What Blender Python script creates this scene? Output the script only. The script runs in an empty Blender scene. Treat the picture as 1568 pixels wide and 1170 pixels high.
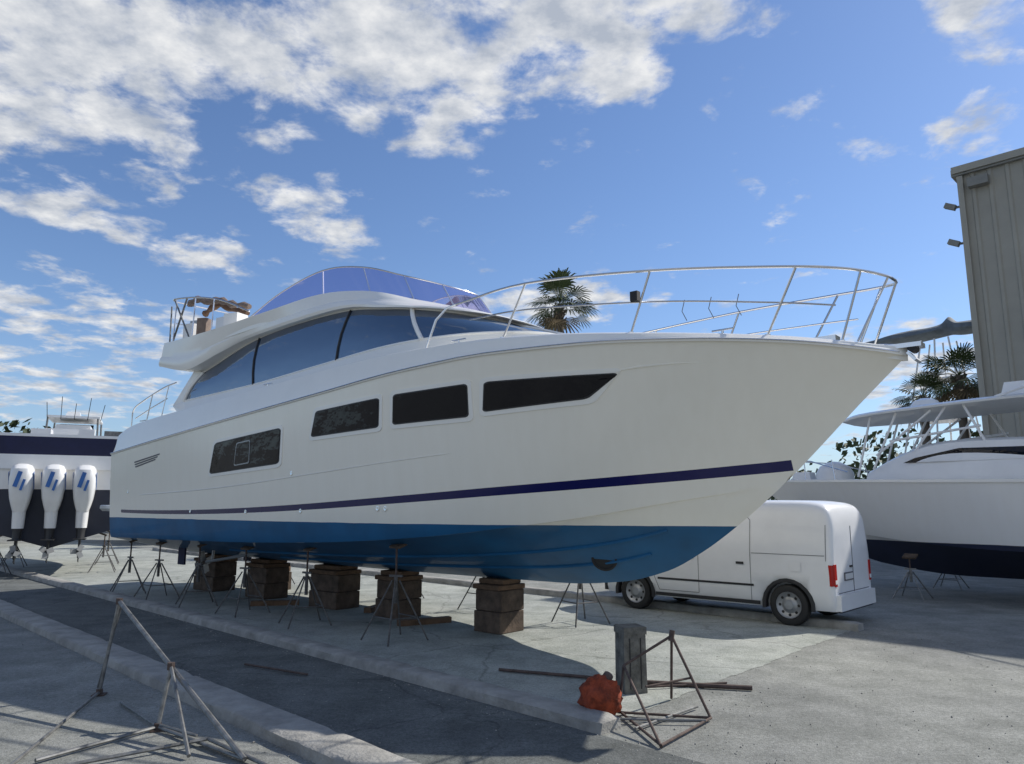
import bpy, math, random
import numpy as np
from mathutils import Vector, Matrix, noise as mnoise
random.seed(7)
R=math.radians
scene=bpy.context.scene
scene.view_settings.view_transform='Standard'
scene.view_settings.look='None'
scene.view_settings.exposure=0

# ---------------------------------------------------------------- materials
def mat(name,base,rough=0.5,metal=0.0,spec=0.5,coat=0.0,var=0.0,vscale=3.0,bump=0.0,bscale=30.0,dark=None,ior=None,bdist=.02):
    m=bpy.data.materials.new(name); m.use_nodes=True
    nt=m.node_tree; b=nt.nodes['Principled BSDF']
    b.inputs['Base Color'].default_value=(*base,1)
    b.inputs['Roughness'].default_value=rough
    b.inputs['Metallic'].default_value=metal
    b.inputs['Specular IOR Level'].default_value=spec
    b.inputs['Coat Weight'].default_value=coat
    if ior: b.inputs['IOR'].default_value=ior
    tc=nt.nodes.new('ShaderNodeTexCoord')
    if var>0:
        n=nt.nodes.new('ShaderNodeTexNoise'); n.inputs['Scale'].default_value=vscale; n.inputs['Detail'].default_value=6; n.inputs['Roughness'].default_value=.65
        nt.links.new(tc.outputs['Object'],n.inputs['Vector'])
        r=nt.nodes.new('ShaderNodeValToRGB'); r.color_ramp.elements[0].position=.3; r.color_ramp.elements[1].position=.72
        d=dark if dark else tuple(c*(1-var) for c in base)
        r.color_ramp.elements[0].color=(*d,1); r.color_ramp.elements[1].color=(*base,1)
        nt.links.new(n.outputs['Fac'],r.inputs['Fac']); nt.links.new(r.outputs['Color'],b.inputs['Base Color'])
    if bump>0:
        n2=nt.nodes.new('ShaderNodeTexNoise'); n2.inputs['Scale'].default_value=bscale; n2.inputs['Detail'].default_value=4
        nt.links.new(tc.outputs['Object'],n2.inputs['Vector'])
        bp=nt.nodes.new('ShaderNodeBump'); bp.inputs['Strength'].default_value=bump; bp.inputs['Distance'].default_value=bdist
        nt.links.new(n2.outputs['Fac'],bp.inputs['Height']); nt.links.new(bp.outputs['Normal'],b.inputs['Normal'])
    return m

M={}
M['gel']=mat('gelcoat',(.90,.885,.83),.22,coat=.3,var=.06,vscale=1.5)
M['white']=mat('white_paint',(.82,.82,.81),.3,coat=.2,var=.10,vscale=2)
M['vanwhite']=mat('van_paint',(.82,.83,.84),.3,coat=.4,var=.09,vscale=1.6)
M['glass']=mat('dark_glass',(.005,.005,.008),.05,spec=.32,bump=.35,bscale=1.8,bdist=.06)
M['skyglass']=mat('tinted_glass',(.03,.06,.11),.03,spec=.9,ior=2.2,bump=.3,bscale=1.0,bdist=.07)
M['steel']=mat('stainless',(.75,.75,.75),.22,metal=1)
M['galv']=mat('galvanised',(.30,.30,.29),.5,metal=.6,var=.6,vscale=12)
M['dull']=mat('dull_stand_steel',(.16,.155,.15),.7,metal=.3,var=.6,vscale=12)
M['rust']=mat('rusty_steel',(.14,.10,.085),.8,metal=.2,var=.6,vscale=14)
M['black']=mat('black_rubber',(.02,.02,.02),.7)
M['plastic']=mat('black_plastic',(.025,.025,.027),.5)
M['gap']=mat('panel_gap',(.12,.12,.13),.7)
M['navy']=mat('navy_canvas',(.012,.015,.06),.7,var=.3)
M['blue']=mat('decal_blue',(.03,.14,.42),.4)
M['brown']=mat('brown_wood',(.20,.11,.06),.7,var=.5,vscale=8)
M['tan']=mat('tan_vinyl',(.26,.19,.15),.7,var=.4,vscale=7)
M['red']=mat('red_lens',(.45,.02,.015),.25,coat=.5)
M['rim']=mat('rim_grey',(.35,.36,.37),.4,metal=.5)
M['orange']=mat('orange_paint',(.42,.075,.025),.85,var=.8,vscale=11,bump=.8)
M['block']=mat('weathered_block',(.15,.105,.075),.9,var=.7,vscale=5,bump=.6,bscale=18)
M['blockw']=mat('timber',(.20,.12,.07),.9,var=.6,vscale=7,bump=.6,bscale=20)
M['postgrey']=mat('weathered_post',(.23,.22,.19),.95,var=.75,vscale=7,bump=1,bscale=14)
M['kerb']=mat('kerb_concrete',(.39,.38,.35),.95,var=.5,vscale=3,bump=.7,bscale=30)
M['wall']=mat('corrugated_metal',(.35,.335,.285),.6,var=.22,vscale=.6)
M['trim']=mat('metal_trim',(.22,.22,.20),.6,var=.2)
M['frond']=mat('palm_leaf',(.09,.125,.04),.55,var=.5,vscale=1.2)
M['deadfrond']=mat('dry_leaf',(.22,.16,.08),.8,var=.4)
M['trunk']=mat('palm_trunk',(.17,.14,.11),.9,var=.5,vscale=4,bump=.6)
M['leaf']=mat('foliage',(.055,.085,.03),.7,var=.6,vscale=.5)
M['stone']=mat('stone',(.36,.35,.32),.9,var=.4,vscale=40)
M['greycover']=mat('grey_cover',(.17,.20,.22),.8,var=.4)

def hull_paint(name,wl,stripe=None,anti=(.003,.10,.235),white=(.92,.885,.785),line=(.007,.009,.085)):
    m=bpy.data.materials.new(name); m.use_nodes=True; nt=m.node_tree; b=nt.nodes['Principled BSDF']
    L=nt.links
    def math_(op,a,c=None,d=None):
        n=nt.nodes.new('ShaderNodeMath'); n.operation=op
        for i,v in enumerate((a,c,d)):
            if v is None: continue
            if isinstance(v,(int,float)): n.inputs[i].default_value=v
            else: L.new(v,n.inputs[i])
        return n.outputs[0]
    tc=nt.nodes.new('ShaderNodeTexCoord'); s=nt.nodes.new('ShaderNodeSeparateXYZ'); L.new(tc.outputs['Object'],s.inputs[0])
    x,z=s.outputs[0],s.outputs[2]
    nz=nt.nodes.new('ShaderNodeTexNoise'); nz.inputs['Scale'].default_value=1.6; nz.inputs['Detail'].default_value=6; L.new(tc.outputs['Object'],nz.inputs['Vector'])
    mp=nt.nodes.new('ShaderNodeMapping'); mp.inputs['Scale'].default_value=(5,5,.5); L.new(tc.outputs['Object'],mp.inputs[0])
    ns=nt.nodes.new('ShaderNodeTexNoise'); ns.inputs['Scale'].default_value=1.5; ns.inputs['Detail'].default_value=5; L.new(mp.outputs[0],ns.inputs['Vector'])
    def mix(f,a,c):
        n=nt.nodes.new('ShaderNodeMix'); n.data_type='RGBA'
        if isinstance(f,float): n.inputs[0].default_value=f
        else: L.new(f,n.inputs[0])
        for i,v in ((6,a),(7,c)):
            if isinstance(v,tuple): n.inputs[i].default_value=(*v,1)
            else: L.new(v,n.inputs[i])
        return n.outputs[2]
    wv=mix(ns.outputs['Fac'],tuple(c*k for c,k in zip(white,(.94,.93,.91))),white)
    av=mix(nz.outputs['Fac'],tuple(c*.5 for c in anti),tuple(min(1,c*1.4) for c in anti))
    col=wv
    if stripe:
        a,bb,c,hw=stripe
        zc=math_('ADD',math_('MULTIPLY',math_('MULTIPLY',x,x),c),math_('ADD',math_('MULTIPLY',x,bb),a))
        dd=math_('ABSOLUTE',math_('SUBTRACT',z,zc))
        f=math_('LESS_THAN',dd,math_('ADD',hw,math_('MULTIPLY',x,.002)))
        f=math_('MULTIPLY',f,math_('LESS_THAN',x,4.72))
        f=math_('MULTIPLY',f,math_('GREATER_THAN',x,-9.3))
        col=mix(f,col,line)
    f=math_('LESS_THAN',z,math_('ADD',wl,math_('MULTIPLY',math_('SUBTRACT',nz.outputs['Fac'],.5),.02)))
    col=mix(f,col,av)
    L.new(col,b.inputs['Base Color'])
    L.new(math_('ADD',math_('MULTIPLY',f,.45),.16),b.inputs['Roughness'])
    b.inputs['Coat Weight'].default_value=.12
    return m
M['hull']=hull_paint('yacht_hull_paint',1.65,(2.0,.06,.004,.052))
M['hull2']=hull_paint('boat_hull_paint',1.15,None,(.012,.018,.05),(.82,.82,.80))
M['hull3']=hull_paint('skiff_hull_paint',2.35,None,(.02,.025,.045),(.80,.80,.79))

def tinted():
    m=bpy.data.materials.new('tinted_acrylic'); m.use_nodes=True; nt=m.node_tree
    out=nt.nodes['Material Output']; nt.nodes.remove(nt.nodes['Principled BSDF'])
    t=nt.nodes.new('ShaderNodeBsdfTransparent'); t.inputs[0].default_value=(.56,.55,.76,1)
    g=nt.nodes.new('ShaderNodeBsdfGlossy'); g.inputs['Roughness'].default_value=.04; g.inputs[0].default_value=(.9,.9,1,1)
    d=nt.nodes.new('ShaderNodeBsdfDiffuse'); d.inputs[0].default_value=(.20,.20,.40,1)
    fr=nt.nodes.new('ShaderNodeFresnel'); fr.inputs[0].default_value=1.5
    m1=nt.nodes.new('ShaderNodeMixShader')
    nt.links.new(fr.outputs[0],m1.inputs[0])
    m2=nt.nodes.new('ShaderNodeMixShader'); m2.inputs[0].default_value=.14
    nt.links.new(t.outputs[0],m1.inputs[1]); nt.links.new(g.outputs[0],m1.inputs[2])
    nt.links.new(m1.outputs[0],m2.inputs[1]); nt.links.new(d.outputs[0],m2.inputs[2]); nt.links.new(m2.outputs[0],out.inputs[0])
    return m
M['acryl']=tinted()

def ground_mat(name,base,dark,stain,speck=.5,crack=0):
    m=bpy.data.materials.new(name); m.use_nodes=True; nt=m.node_tree; b=nt.nodes['Principled BSDF']; L=nt.links
    tc=nt.nodes.new('ShaderNodeTexCoord')
    def nz(s,d,r=.6,dist=0):
        n=nt.nodes.new('ShaderNodeTexNoise'); n.inputs['Scale'].default_value=s; n.inputs['Detail'].default_value=d; n.inputs['Roughness'].default_value=r; n.inputs['Distortion'].default_value=dist
        L.new(tc.outputs['Object'],n.inputs['Vector']); return n.outputs['Fac']
    def ramp(f,p0,p1,c0,c1):
        r=nt.nodes.new('ShaderNodeValToRGB'); e=r.color_ramp.elements; e[0].position=p0;e[1].position=p1;e[0].color=(*c0,1);e[1].color=(*c1,1); L.new(f,r.inputs[0]); return r.outputs[0]
    def mul(a,c,f):
        n=nt.nodes.new('ShaderNodeMix'); n.data_type='RGBA'; n.blend_type='MULTIPLY'; n.inputs[0].default_value=f; L.new(a,n.inputs[6]); L.new(c,n.inputs[7]); return n.outputs[2]
    c=ramp(nz(.35,6,.6,.5),.35,.65,dark,base)
    c=mul(c,ramp(nz(1.7,7,.7),.38,.62,stain,(1,1,1)),.9)
    c=mul(c,ramp(nz(24,3,.7),.35,.6,(.55,.55,.55),(1.05,1.05,1.05)),speck)
    c=mul(c,ramp(nz(90,1,.7),.36,.56,(.5,.5,.5),(1.1,1.1,1.1)),speck)
    if crack:
        v=nt.nodes.new('ShaderNodeTexVoronoi'); v.feature='DISTANCE_TO_EDGE'; v.inputs['Scale'].default_value=crack
        mpn=nt.nodes.new('ShaderNodeTexNoise'); mpn.inputs['Scale'].default_value=1.3; mpn.inputs['Detail'].default_value=5; L.new(tc.outputs['Object'],mpn.inputs['Vector'])
        vm=nt.nodes.new('ShaderNodeMix'); vm.data_type='RGBA'; vm.blend_type='ADD'; vm.inputs[0].default_value=.7; L.new(tc.outputs['Object'],vm.inputs[6]); L.new(mpn.outputs['Color'],vm.inputs[7]); vm.clamp_result=False
        L.new(vm.outputs[2],v.inputs['Vector'])
        c=mul(c,ramp(v.outputs['Distance'],0,.008,(.45,.45,.44),(1,1,1)),.6)
    L.new(c,b.inputs['Base Color']); b.inputs['Roughness'].default_value=.92; b.inputs['Specular IOR Level'].default_value=.25
    bp=nt.nodes.new('ShaderNodeBump'); bp.inputs['Strength'].default_value=.6; bp.inputs['Distance'].default_value=.015
    L.new(nz(45,4,.7),bp.inputs['Height']); L.new(bp.outputs[0],b.inputs['Normal'])
    return m
M['ground']=ground_mat('crushed_asphalt',(.36,.365,.335),(.27,.275,.26),(.66,.67,.66),.6)
M['slab']=ground_mat('concrete_slab',(.47,.485,.44),(.37,.385,.36),(.68,.70,.68),.45,.28)
M['lane']=ground_mat('worn_asphalt',(.20,.21,.20),(.14,.148,.145),(.62,.63,.62),.55,.4)

# ---------------------------------------------------------------- mesh builder
class MB:
    def __init__(s): s.v=[];s.f=[];s.m=[];s.mats=[]
    def mi(s,m):
        m=M[m]
        if m not in s.mats: s.mats.append(m)
        return s.mats.index(m)
    def add(s,vs,fs,m):
        o=len(s.v); s.v+= [tuple(v) for v in vs]; k=s.mi(m)
        for f in fs: s.f.append(tuple(i+o for i in f)); s.m.append(k)
    def grid(s,rows,m,closed=False):
        n=len(rows[0]); vs=[p for r in rows for p in r]; fs=[]
        for i in range(len(rows)-1):
            for j in range(n-1 if not closed else n):
                a=i*n+j;b=i*n+(j+1)%n; fs.append((a,b,b+n,a+n))
        s.add(vs,fs,m)
    def box(s,c,d,m,rz=0,rx=0,ry=0,taper=1.0):
        mt=Matrix.Rotation(rz,3,'Z')@Matrix.Rotation(ry,3,'Y')@Matrix.Rotation(rx,3,'X')
        vs=[]
        for z in(-1,1):
            k=taper if z>0 else 1
            for x,y in((-1,-1),(1,-1),(1,1),(-1,1)):
                vs.append(Vector(c)+mt@Vector((x*d[0]/2*k,y*d[1]/2*k,z*d[2]/2)))
        s.add(vs,[(3,2,1,0),(4,5,6,7),(0,1,5,4),(1,2,6,5),(2,3,7,6),(3,0,4,7)],m)
    def tube(s,pts,r,m,n=8):
        pts=[Vector(p) for p in pts]; rows=[]; prev=None
        rr=r if isinstance(r,(list,tuple)) else [r]*len(pts)
        for i,p in enumerate(pts):
            a=pts[max(i-1,0)];b=pts[min(i+1,len(pts)-1)]; t=(b-a).normalized()
            if prev is None:
                up=Vector((0,0,1)) if abs(t.z)<.9 else Vector((1,0,0)); u=t.cross(up).normalized()
            else:
                u=(prev-t*prev.dot(t)).normalized()
            prev=u; w=t.cross(u)
            rows.append([p+(u*math.cos(2*math.pi*k/n)+w*math.sin(2*math.pi*k/n))*rr[i] for k in range(n)])
        s.grid(rows,m,True)
        o=len(s.v)-len(pts)*n; k=s.mi(m)
        s.f.append(tuple(o+i for i in range(n-1,-1,-1))); s.m.append(k)
        s.f.append(tuple(o+(len(pts)-1)*n+i for i in range(n))); s.m.append(k)
    def lathe(s,c,axis,prof,m,n=24):
        c=Vector(c); ax=Vector(axis).normalized(); up=Vector((0,0,1)) if abs(ax.z)<.9 else Vector((1,0,0)); u=ax.cross(up).normalized(); w=ax.cross(u)
        rows=[[c+ax*h+(u*math.cos(2*math.pi*k/n)+w*math.sin(2*math.pi*k/n))*r for k in range(n)] for h,r in prof]
        s.grid(rows,m,True)
    def build(s,name,parent=None,loc=(0,0,0),rz=0,smooth=True,ang=35,weld=False):
        me=bpy.data.meshes.new(name); me.from_pydata(s.v,[],s.f)
        for m in s.mats: me.materials.append(m)
        me.polygons.foreach_set('material_index',s.m)
        if weld:
            import bmesh
            b=bmesh.new(); b.from_mesh(me); bmesh.ops.remove_doubles(b,verts=b.verts,dist=.0004); bmesh.ops.recalc_face_normals(b,faces=b.faces); b.to_mesh(me); b.free()
        if smooth:
            me.polygons.foreach_set('use_smooth',[True]*len(me.polygons)); me.set_sharp_from_angle(angle=R(ang))
        me.update()
        o=bpy.data.objects.new(name,me); scene.collection.objects.link(o); o.location=loc; o.rotation_euler=(0,0,rz)
        if parent: o.parent=parent
        return o
def empty(name,loc=(0,0,0),rz=0):
    o=bpy.data.objects.new(name,None); scene.collection.objects.link(o); o.location=loc; o.rotation_euler=(0,0,rz); o.empty_display_size=.3; return o
def herm(kn):
    X=[k[0] for k in kn]; n=len(X)
    def f(x):
        if x<=X[0]: return kn[0][1]
        if x>=X[-1]: return kn[-1][1]
        i=max(j for j in range(n-1) if X[j]<=x)
        def sl(j):
            if j==0: return (kn[1][1]-kn[0][1])/(X[1]-X[0])
            if j==n-1: return (kn[-1][1]-kn[-2][1])/(X[-1]-X[-2])
            a=(kn[j][1]-kn[j-1][1])/(X[j]-X[j-1]); b=(kn[j+1][1]-kn[j][1])/(X[j+1]-X[j])
            if a*b<=0: return 0
            return 2*a*b/(a+b)
        h=X[i+1]-X[i]; t=(x-X[i])/h; m0=sl(i)*h; m1=sl(i+1)*h
        return (2*t**3-3*t*t+1)*kn[i][1]+(t**3-2*t*t+t)*m0+(-2*t**3+3*t*t)*kn[i+1][1]+(t**3-t*t)*m1
    return f
def cr(pts,n):
    P=[np.array(p,float) for p in pts]; out=[]
    for i in range(len(P)-1):
        p0=P[i-1] if i>0 else 2*P[i]-P[i+1]; p1=P[i];p2=P[i+1];p3=P[i+2] if i+2<len(P) else 2*P[i+1]-P[i]
        for k in range(n):
            t=k/n; out.append(.5*((2*p1)+(-p0+p2)*t+(2*p0-5*p1+4*p2-p3)*t*t+(-p0+3*p1-3*p2+p3)*t**3))
    out.append(P[-1]); return out

# ================================================================= YACHT
O=(-.24,11.9,0); RZ=math.atan2(-.65,.76)
yacht=empty('motor_yacht',O,RZ)
XA=-9.95
bs=herm([(XA,2.0),(-7,2.12),(-4,2.17),(-1,2.15),(1,2.0),(2.3,1.77),(3.6,1.35),(4.5,.98),(5.2,.64),(5.7,.34),(5.92,.16),(6.04,.02)])
zs=herm([(XA,3.08),(-7,3.28),(-4.5,3.45),(-1.6,3.66),(.3,3.81),(1.6,3.87),(2.8,3.87),(4,3.82),(5,3.73),(6.04,3.56)])
zb=herm([(XA,3.50),(-9.5,3.62),(-8.8,3.70),(-6,3.83),(-3.5,3.95),(-.7,4.08),(1,4.10),(2.3,4.05),(3.6,3.95),(5,3.80),(6.04,3.61)])
bc=herm([(XA,1.80),(-4,1.88),(-1,1.80),(1,1.45),(2.5,.86),(3.5,.43),(4.3,.12),(4.62,.0),(7,.0)])
zc=herm([(XA,1.20),(-5,1.25),(-2,1.33),(0,1.45),(2,1.69),(3.5,1.96),(4.3,2.10),(4.62,2.18)])
zk=herm([(XA,.80),(-3,.78),(1.3,.80),(2.3,.88),(3.0,1.06),(3.5,1.32),(3.99,1.66),(4.62,2.18),(4.95,2.49),(5.5,3.03),(6.04,3.54)])
pp=herm([(XA,.55),(0,.75),(3,1.0),(5,1.15)])
def zcc(x): return zc(x) if x<4.62 else zk(x)
def step(x): return .05*max(0,min(1,(4.5-x)/1.5))
def hy(x,z):
    a=zcc(x); t=max(0,min(1,(z-a)/(zs(x)-a))); c=bc(x)+step(x)
    return c+(bs(x)-c)*t**pp(x)
XS=list(np.linspace(XA,3,62))+list(np.linspace(3.1,6.04,50))
mb=MB()
for sgn in(-1,1):
    rows=[]
    for x in XS:
        r=[]
        for k in range(8):
            s_=k/7; r.append((x,sgn*bc(x)*s_,zk(x)+(zcc(x)-zk(x))*s_**1.08))
        a=zcc(x)
        for k in range(19):
            t=(k/18)**1.3; z=a+.01*(x<4.5)+(zs(x)-a-.01*(x<4.5))*t
            r.append((x,sgn*(bc(x)+step(x)+(bs(x)-bc(x)-step(x))*t**pp(x)),z))
        rows.append(r if sgn<0 else r[::-1])
    mb.grid(rows,'hull')
x=XS[0]; loop=[]
for sgn in(-1,1):
    r=[(x,sgn*bc(x)*k/7,zk(x)+(zc(x)-zk(x))*(k/7)**1.08) for k in range(8)]
    for k in range(19):
        t=(k/18)**1.3; r.append((x,sgn*(bc(x)+step(x)+(bs(x)-bc(x)-step(x))*t**pp(x)),zc(x)+.01+(zs(x)-zc(x)-.01)*t))
    loop+= r if sgn<0 else r[::-1]
mb.add(loop,[tuple(range(len(loop)))],'hull')
mb.build('hull',yacht,weld=True,ang=28)
mb=MB()
for sgn in(-1,1):
    for fr,x0,x1 in((.62,-6,3.2),(.35,-5,2.9)):
        pts=[]
        for x in np.linspace(x0,x1,40):
            pts.append((x,sgn*bc(x)*fr,zk(x)+(zcc(x)-zk(x))*fr**1.08-.005))
        mb.tube(pts,.022,'hull',6)
mb.build('spray_rails',yacht)
mb=MB(); 
for sgn in(-1,1):
    rows=[]
    for x in XS:
        b=bs(x); zz=zs(x); zt=zb(x); k=min(1,(6.1-x)/.8); h=zt-zz
        pr=[(b+.012*k,zz-.035),(b+.022*k,zz-.02),(b+.022*k,zz+.005),(b-.05*k,zz+.02),(b-.075*k,zz+h*.35),(b-.105*k,zz+h*.8),(b-.125*k,zt-.01),(b-.15*k,zt),(b-.26*k,zt),(b-.28*k,zt-.02),(b-.30*k,zt-.14)]
        r=[(x,sgn*max(0,p[0]),p[1]) for p in pr]
        r.append((x,0,zt-.10+.05*k))
        rows.append(r if sgn<0 else r[::-1])
    mb.grid(rows,'gel')
x=XA
mb.add([(x,-1.98,3.04),(x,-1.86,3.5),(x,1.86,3.5),(x,1.98,3.04)],[(0,1,2,3)],'gel')
mb.build('deck_and_bulwark',yacht,weld=True,ang=40)
mb=MB()
for sgn in(-1,1):
    mb.tube([(x,sgn*(bs(x)+.024*min(1,(6.1-x)/.8)),zs(x)-.008) for x in XS[::2]],.009,'steel',6)
mb.build('rub_rail',yacht)
# styling knuckle running forward from the last window and low aft knuckle
mb=MB()
for sgn in(-1,1):
    P=[(3.0,3.50),(3.4,3.545),(3.8,3.56),(4.2,3.55)]
    mb.tube([(x,sgn*(hy(x,z)-.004),z) for x,z in P],[.004,.016,.012,.003],'hull',6)
    P=[(1.0,2.62),(-2,2.40),(-5,2.22),(-8.6,2.12)]
    P=cr(P,8); mb.tube([(p[0],sgn*(hy(p[0],p[1])-.010),p[1]) for p in P],[.003]+[.016]*(len(P)-2)+[.003],'hull',6)
mb.build('hull_knuckles',yacht)
mb=MB()
tr=[(1.2,1.1,4.3),(2.2,1.0,4.2),(3.2,.75,4.05),(4.0,.45,3.95)]
rows=[]
for (x,w,z) in cr(tr,5):
    rows.append([(x,-w-.05,3.75),(x,-w,z-.05),(x,-w+.06,z),(x,0,z+.03),(x,w-.06,z),(x,w,z-.05),(x,w+.05,3.75)])
mb.grid(rows,'gel')
mb.build('foredeck_trunk',yacht)
def rr_outline(n=10,rad=(.08,.16)):
    pts=[]
    for cx,cy,a0 in((1-rad[0],1-rad[1],0),(rad[0],1-rad[1],90),(rad[0],rad[1],180),(1-rad[0],rad[1],270)):
        for k in range(n+1):
            a=R(a0+90*k/n); pts.append((cx+rad[0]*math.cos(a),cy+rad[1]*math.sin(a)))
    out=[]
    for i,p in enumerate(pts):
        q=pts[(i+1)%len(pts)]; d=math.dist(p,q); m=max(1,int(d/.08))
        for k in range(m): out.append((p[0]+(q[0]-p[0])*k/m,p[1]+(q[1]-p[1])*k/m))
    return out
def hull_patch(mb,quad,off,m,grow=0,rad=(.06,.12),sgn=-1):
    tl,tr_,br,bl=[np.array(q,float) for q in quad]
    if grow:
        c=(tl+tr_+br+bl)/4
        g=lambda p:p+np.array([math.copysign(grow,p[0]-c[0]),math.copysign(grow,p[1]-c[1])])
        tl,tr_,br,bl=map(g,(tl,tr_,br,bl))
    ol=rr_outline(rad=rad); rows=[]
    for k in(0,.25,.5,.75,1):
        r=[]
        for (a,b) in ol:
            u=.5+(a-.5)*k; v=.5+(b-.5)*k
            p=(1-v)*((1-u)*bl+u*br)+v*((1-u)*tl+u*tr_)
            r.append((p[0],sgn*(hy(p[0],p[1])+off),p[1]))
        rows.append(r)
    r=[]
    for (a,b) in ol:
        p=(1-b)*((1-a)*bl+a*br)+b*((1-a)*tl+a*tr_); r.append((p[0],sgn*(hy(p[0],p[1])-.01),p[1]))
    rows.append(r)
    mb.grid(rows,m,True)
W=[[(-4.97,3.01),(-2.86,3.15),(-2.94,2.60),(-5.19,2.49)],
   [(-1.87,3.34),(-.42,3.42),(-.47,3.03),(-2.02,2.98)],
   [(-.11,3.44),(1.16,3.48),(1.12,3.08),(-.16,3.05)],
   [(1.45,3.48),(3.16,3.47),(2.72,3.22),(1.37,3.13)]]
mb=MB()
for i,w in enumerate(W):
    for sgn in(-1,1):
        hull_patch(mb,w,.012,'gel',.075,sgn=sgn)
        hull_patch(mb,w,.018,'plastic',.018,rad=(.05,.1),sgn=sgn)
        hull_patch(mb,w,.023,'glass',0,rad=(.05,.1),sgn=sgn)
mb.build('hull_windows',yacht,ang=60)
mb=MB()
hull_patch(mb,[(-4.2,2.99),(-3.75,3.02),(-3.8,2.62),(-4.3,2.59)],.031,'rim',0,rad=(.1,.1))
hull_patch(mb,[(-4.18,2.97),(-3.77,3.0),(-3.82,2.64),(-4.28,2.61)],.035,'glass',0,rad=(.1,.1))
for k in range(3):
    hull_patch(mb,[(-8.6+.03*k,2.83-.05*k),(-7.3-.1*k,2.95-.05*k),(-7.32-.1*k,2.925-.05*k),(-8.58+.03*k,2.805-.05*k)],.008,'gap',0,rad=(.03,.3))
for (x,z) in((-2.6,2.42),(-8.9,2.2),(-.6,1.86),(-.45,1.86),(-6,1.8),(-4,1.8),(-2.4,1.82)):
    y=-hy(x,z); mb.lathe((x,y+.01,z),(0,-1,0),[(0,.035),(.018,.035),(.02,.02),(.012,.0)],'steel',12)
bx=2.25; bz=1.22
t_=(bz-zk(bx))/(zcc(bx)-zk(bx)); by=-bc(bx)*t_
mb.lathe((bx,by+.05,bz),(.35,-.9,-.45),[(-.02,.19),(.06,.175),(.062,.145),(.05,.14),(.049,0)],'black',20)
mb.build('hull_fittings',yacht)

mb=MB()
rows=[]
pl=[(XA+.02,1.9),(XA-.7,1.88),(XA-.95,1.7),(XA-1.02,1.2),(XA-1.02,0)]
for z,k in((1.78,.97),(1.84,1),(1.90,1),(1.92,.985)):
    pts=[(x if x>XA-.1 else XA+(x-XA)*k,-y*k,z) for x,y in pl]
    pts+= [(p[0],-p[1],p[2]) for p in pts[-2::-1]]
    rows.append(pts)
mb.grid(rows,'gel')
mb.add(rows[-1],[tuple(range(len(rows[-1])))],'tan'); mb.add(rows[0],[tuple(range(len(rows[0])))[::-1]],'gel')
mb.box((XA-.4,-1.2,1.6),(.8,.1,.3),'gel'); mb.box((XA-.4,1.2,1.6),(.8,.1,.3),'gel')
mb.build('swim_platform',yacht)

low=[(-7.40,1.62,4.08),(-4.7,1.62,4.14),(-2.6,1.62,4.25),(-.9,1.58,4.35),(.4,1.33,4.38),(1.3,.78,4.38),(1.62,0,4.38)]
upp=[(-6.98,1.45,4.66),(-4.9,1.42,5.10),(-2.5,1.40,5.19),(-1.2,1.34,5.05),(-.3,1.10,4.91),(.2,.62,4.82),(.38,0,4.78)]
N=8
lo=cr(low,N); up=cr(upp,N)
def mir(l): 
    l=[tuple(p) for p in l]
    return [(p[0],-p[1],p[2]) for p in l]+[(p[0],p[1],p[2]) for p in l[-2::-1]]
mb=MB()
base=[(p[0]+(0 if p[0]<0 else .15*(p[0])/1.6),p[1]*1.06+.02,3.7) for p in lo]
rows=[mir(base),mir([(p[0],p[1]*1.012+.005,p[2]-.03) for p in lo]),mir(lo)]
mb.grid(rows,'gel')
G=[]
for k in range(5):
    t=k/4; bulge=.05*math.sin(math.pi*t)
    G.append(mir([tuple((1-t)*a+t*b+np.array([bulge*.6 if a[0]>0 else 0,bulge if a[1]>.2 else 0,0])) for a,b in zip(lo,up)]))
mb.grid(G,'skyglass')
mb.grid([G[-1],mir([(p[0],p[1]*.97,p[2]+.06) for p in up])],'gel')
a=G[0][0];b=G[0][-1];c=G[-1][-1];d=G[-1][0]
mb.add([(a[0],a[1],3.7),a,d,c,b,(b[0],b[1],3.7)],[(0,1,2,3,4,5)],'gel')
mb.build('deckhouse',yacht,ang=40)
mb=MB()
def gp(i,off=.012):
    pts=[]
    for k in range(5):
        p=Vector(G[k][i]); n=Vector((0.0 if i<3*N else .3,-1,.2)).normalized(); pts.append(p+n*off)
    return pts
for i,m,r in((N,'plastic',.018),(2*N+2,'plastic',.018),(3*N+4,'gel',.038),(0,'gel',.04),(6*N,'gel',.03)):
    mb.tube(gp(i),r,m,6)
    mb.tube([(p[0],-p[1],p[2]) for p in gp(i)],r,m,6)
mb.tube([Vector(p)+Vector((0,0,.0)) for p in G[0]],.022,'gel',6)
mb.build('window_mullions',yacht)
mb=MB()
for s in(-1,1):
    P=[(-7.40,s*1.63,4.1),(-6.98,s*1.47,4.68),(-7.2,s*1.55,4.72),(-7.75,s*1.70,4.0),(-7.3,s*1.72,3.72),(-6.9,s*1.72,3.72)]
    q=[(p[0],p[1]-s*.07,p[2]) for p in P]
    mb.add(P+q,[(0,1,2,3,4,5) ,(11,10,9,8,7,6)]+[(i,(i+1)%6,6+(i+1)%6,6+i) for i in range(6)],'gel')
mb.build('side_wings',yacht,smooth=False)
Bp=[(-8.25,1.80,4.90),(-7.1,1.74,4.70),(-6.0,1.62,4.93),(-4.9,1.53,5.12),(-2.4,1.49,5.21),(-1.2,1.43,5.06),(-.3,1.20,4.93),(.42,.70,4.81),(.62,0,4.77)]
Tp=[(-8.02,1.88,5.38),(-7.0,1.88,5.36),(-5.8,1.80,5.40),(-4.3,1.66,5.50),(-2.9,1.48,5.60),(-1.7,1.32,5.46),(-.8,1.06,5.20),(-.1,.62,5.03),(.1,0,4.99)]
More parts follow.
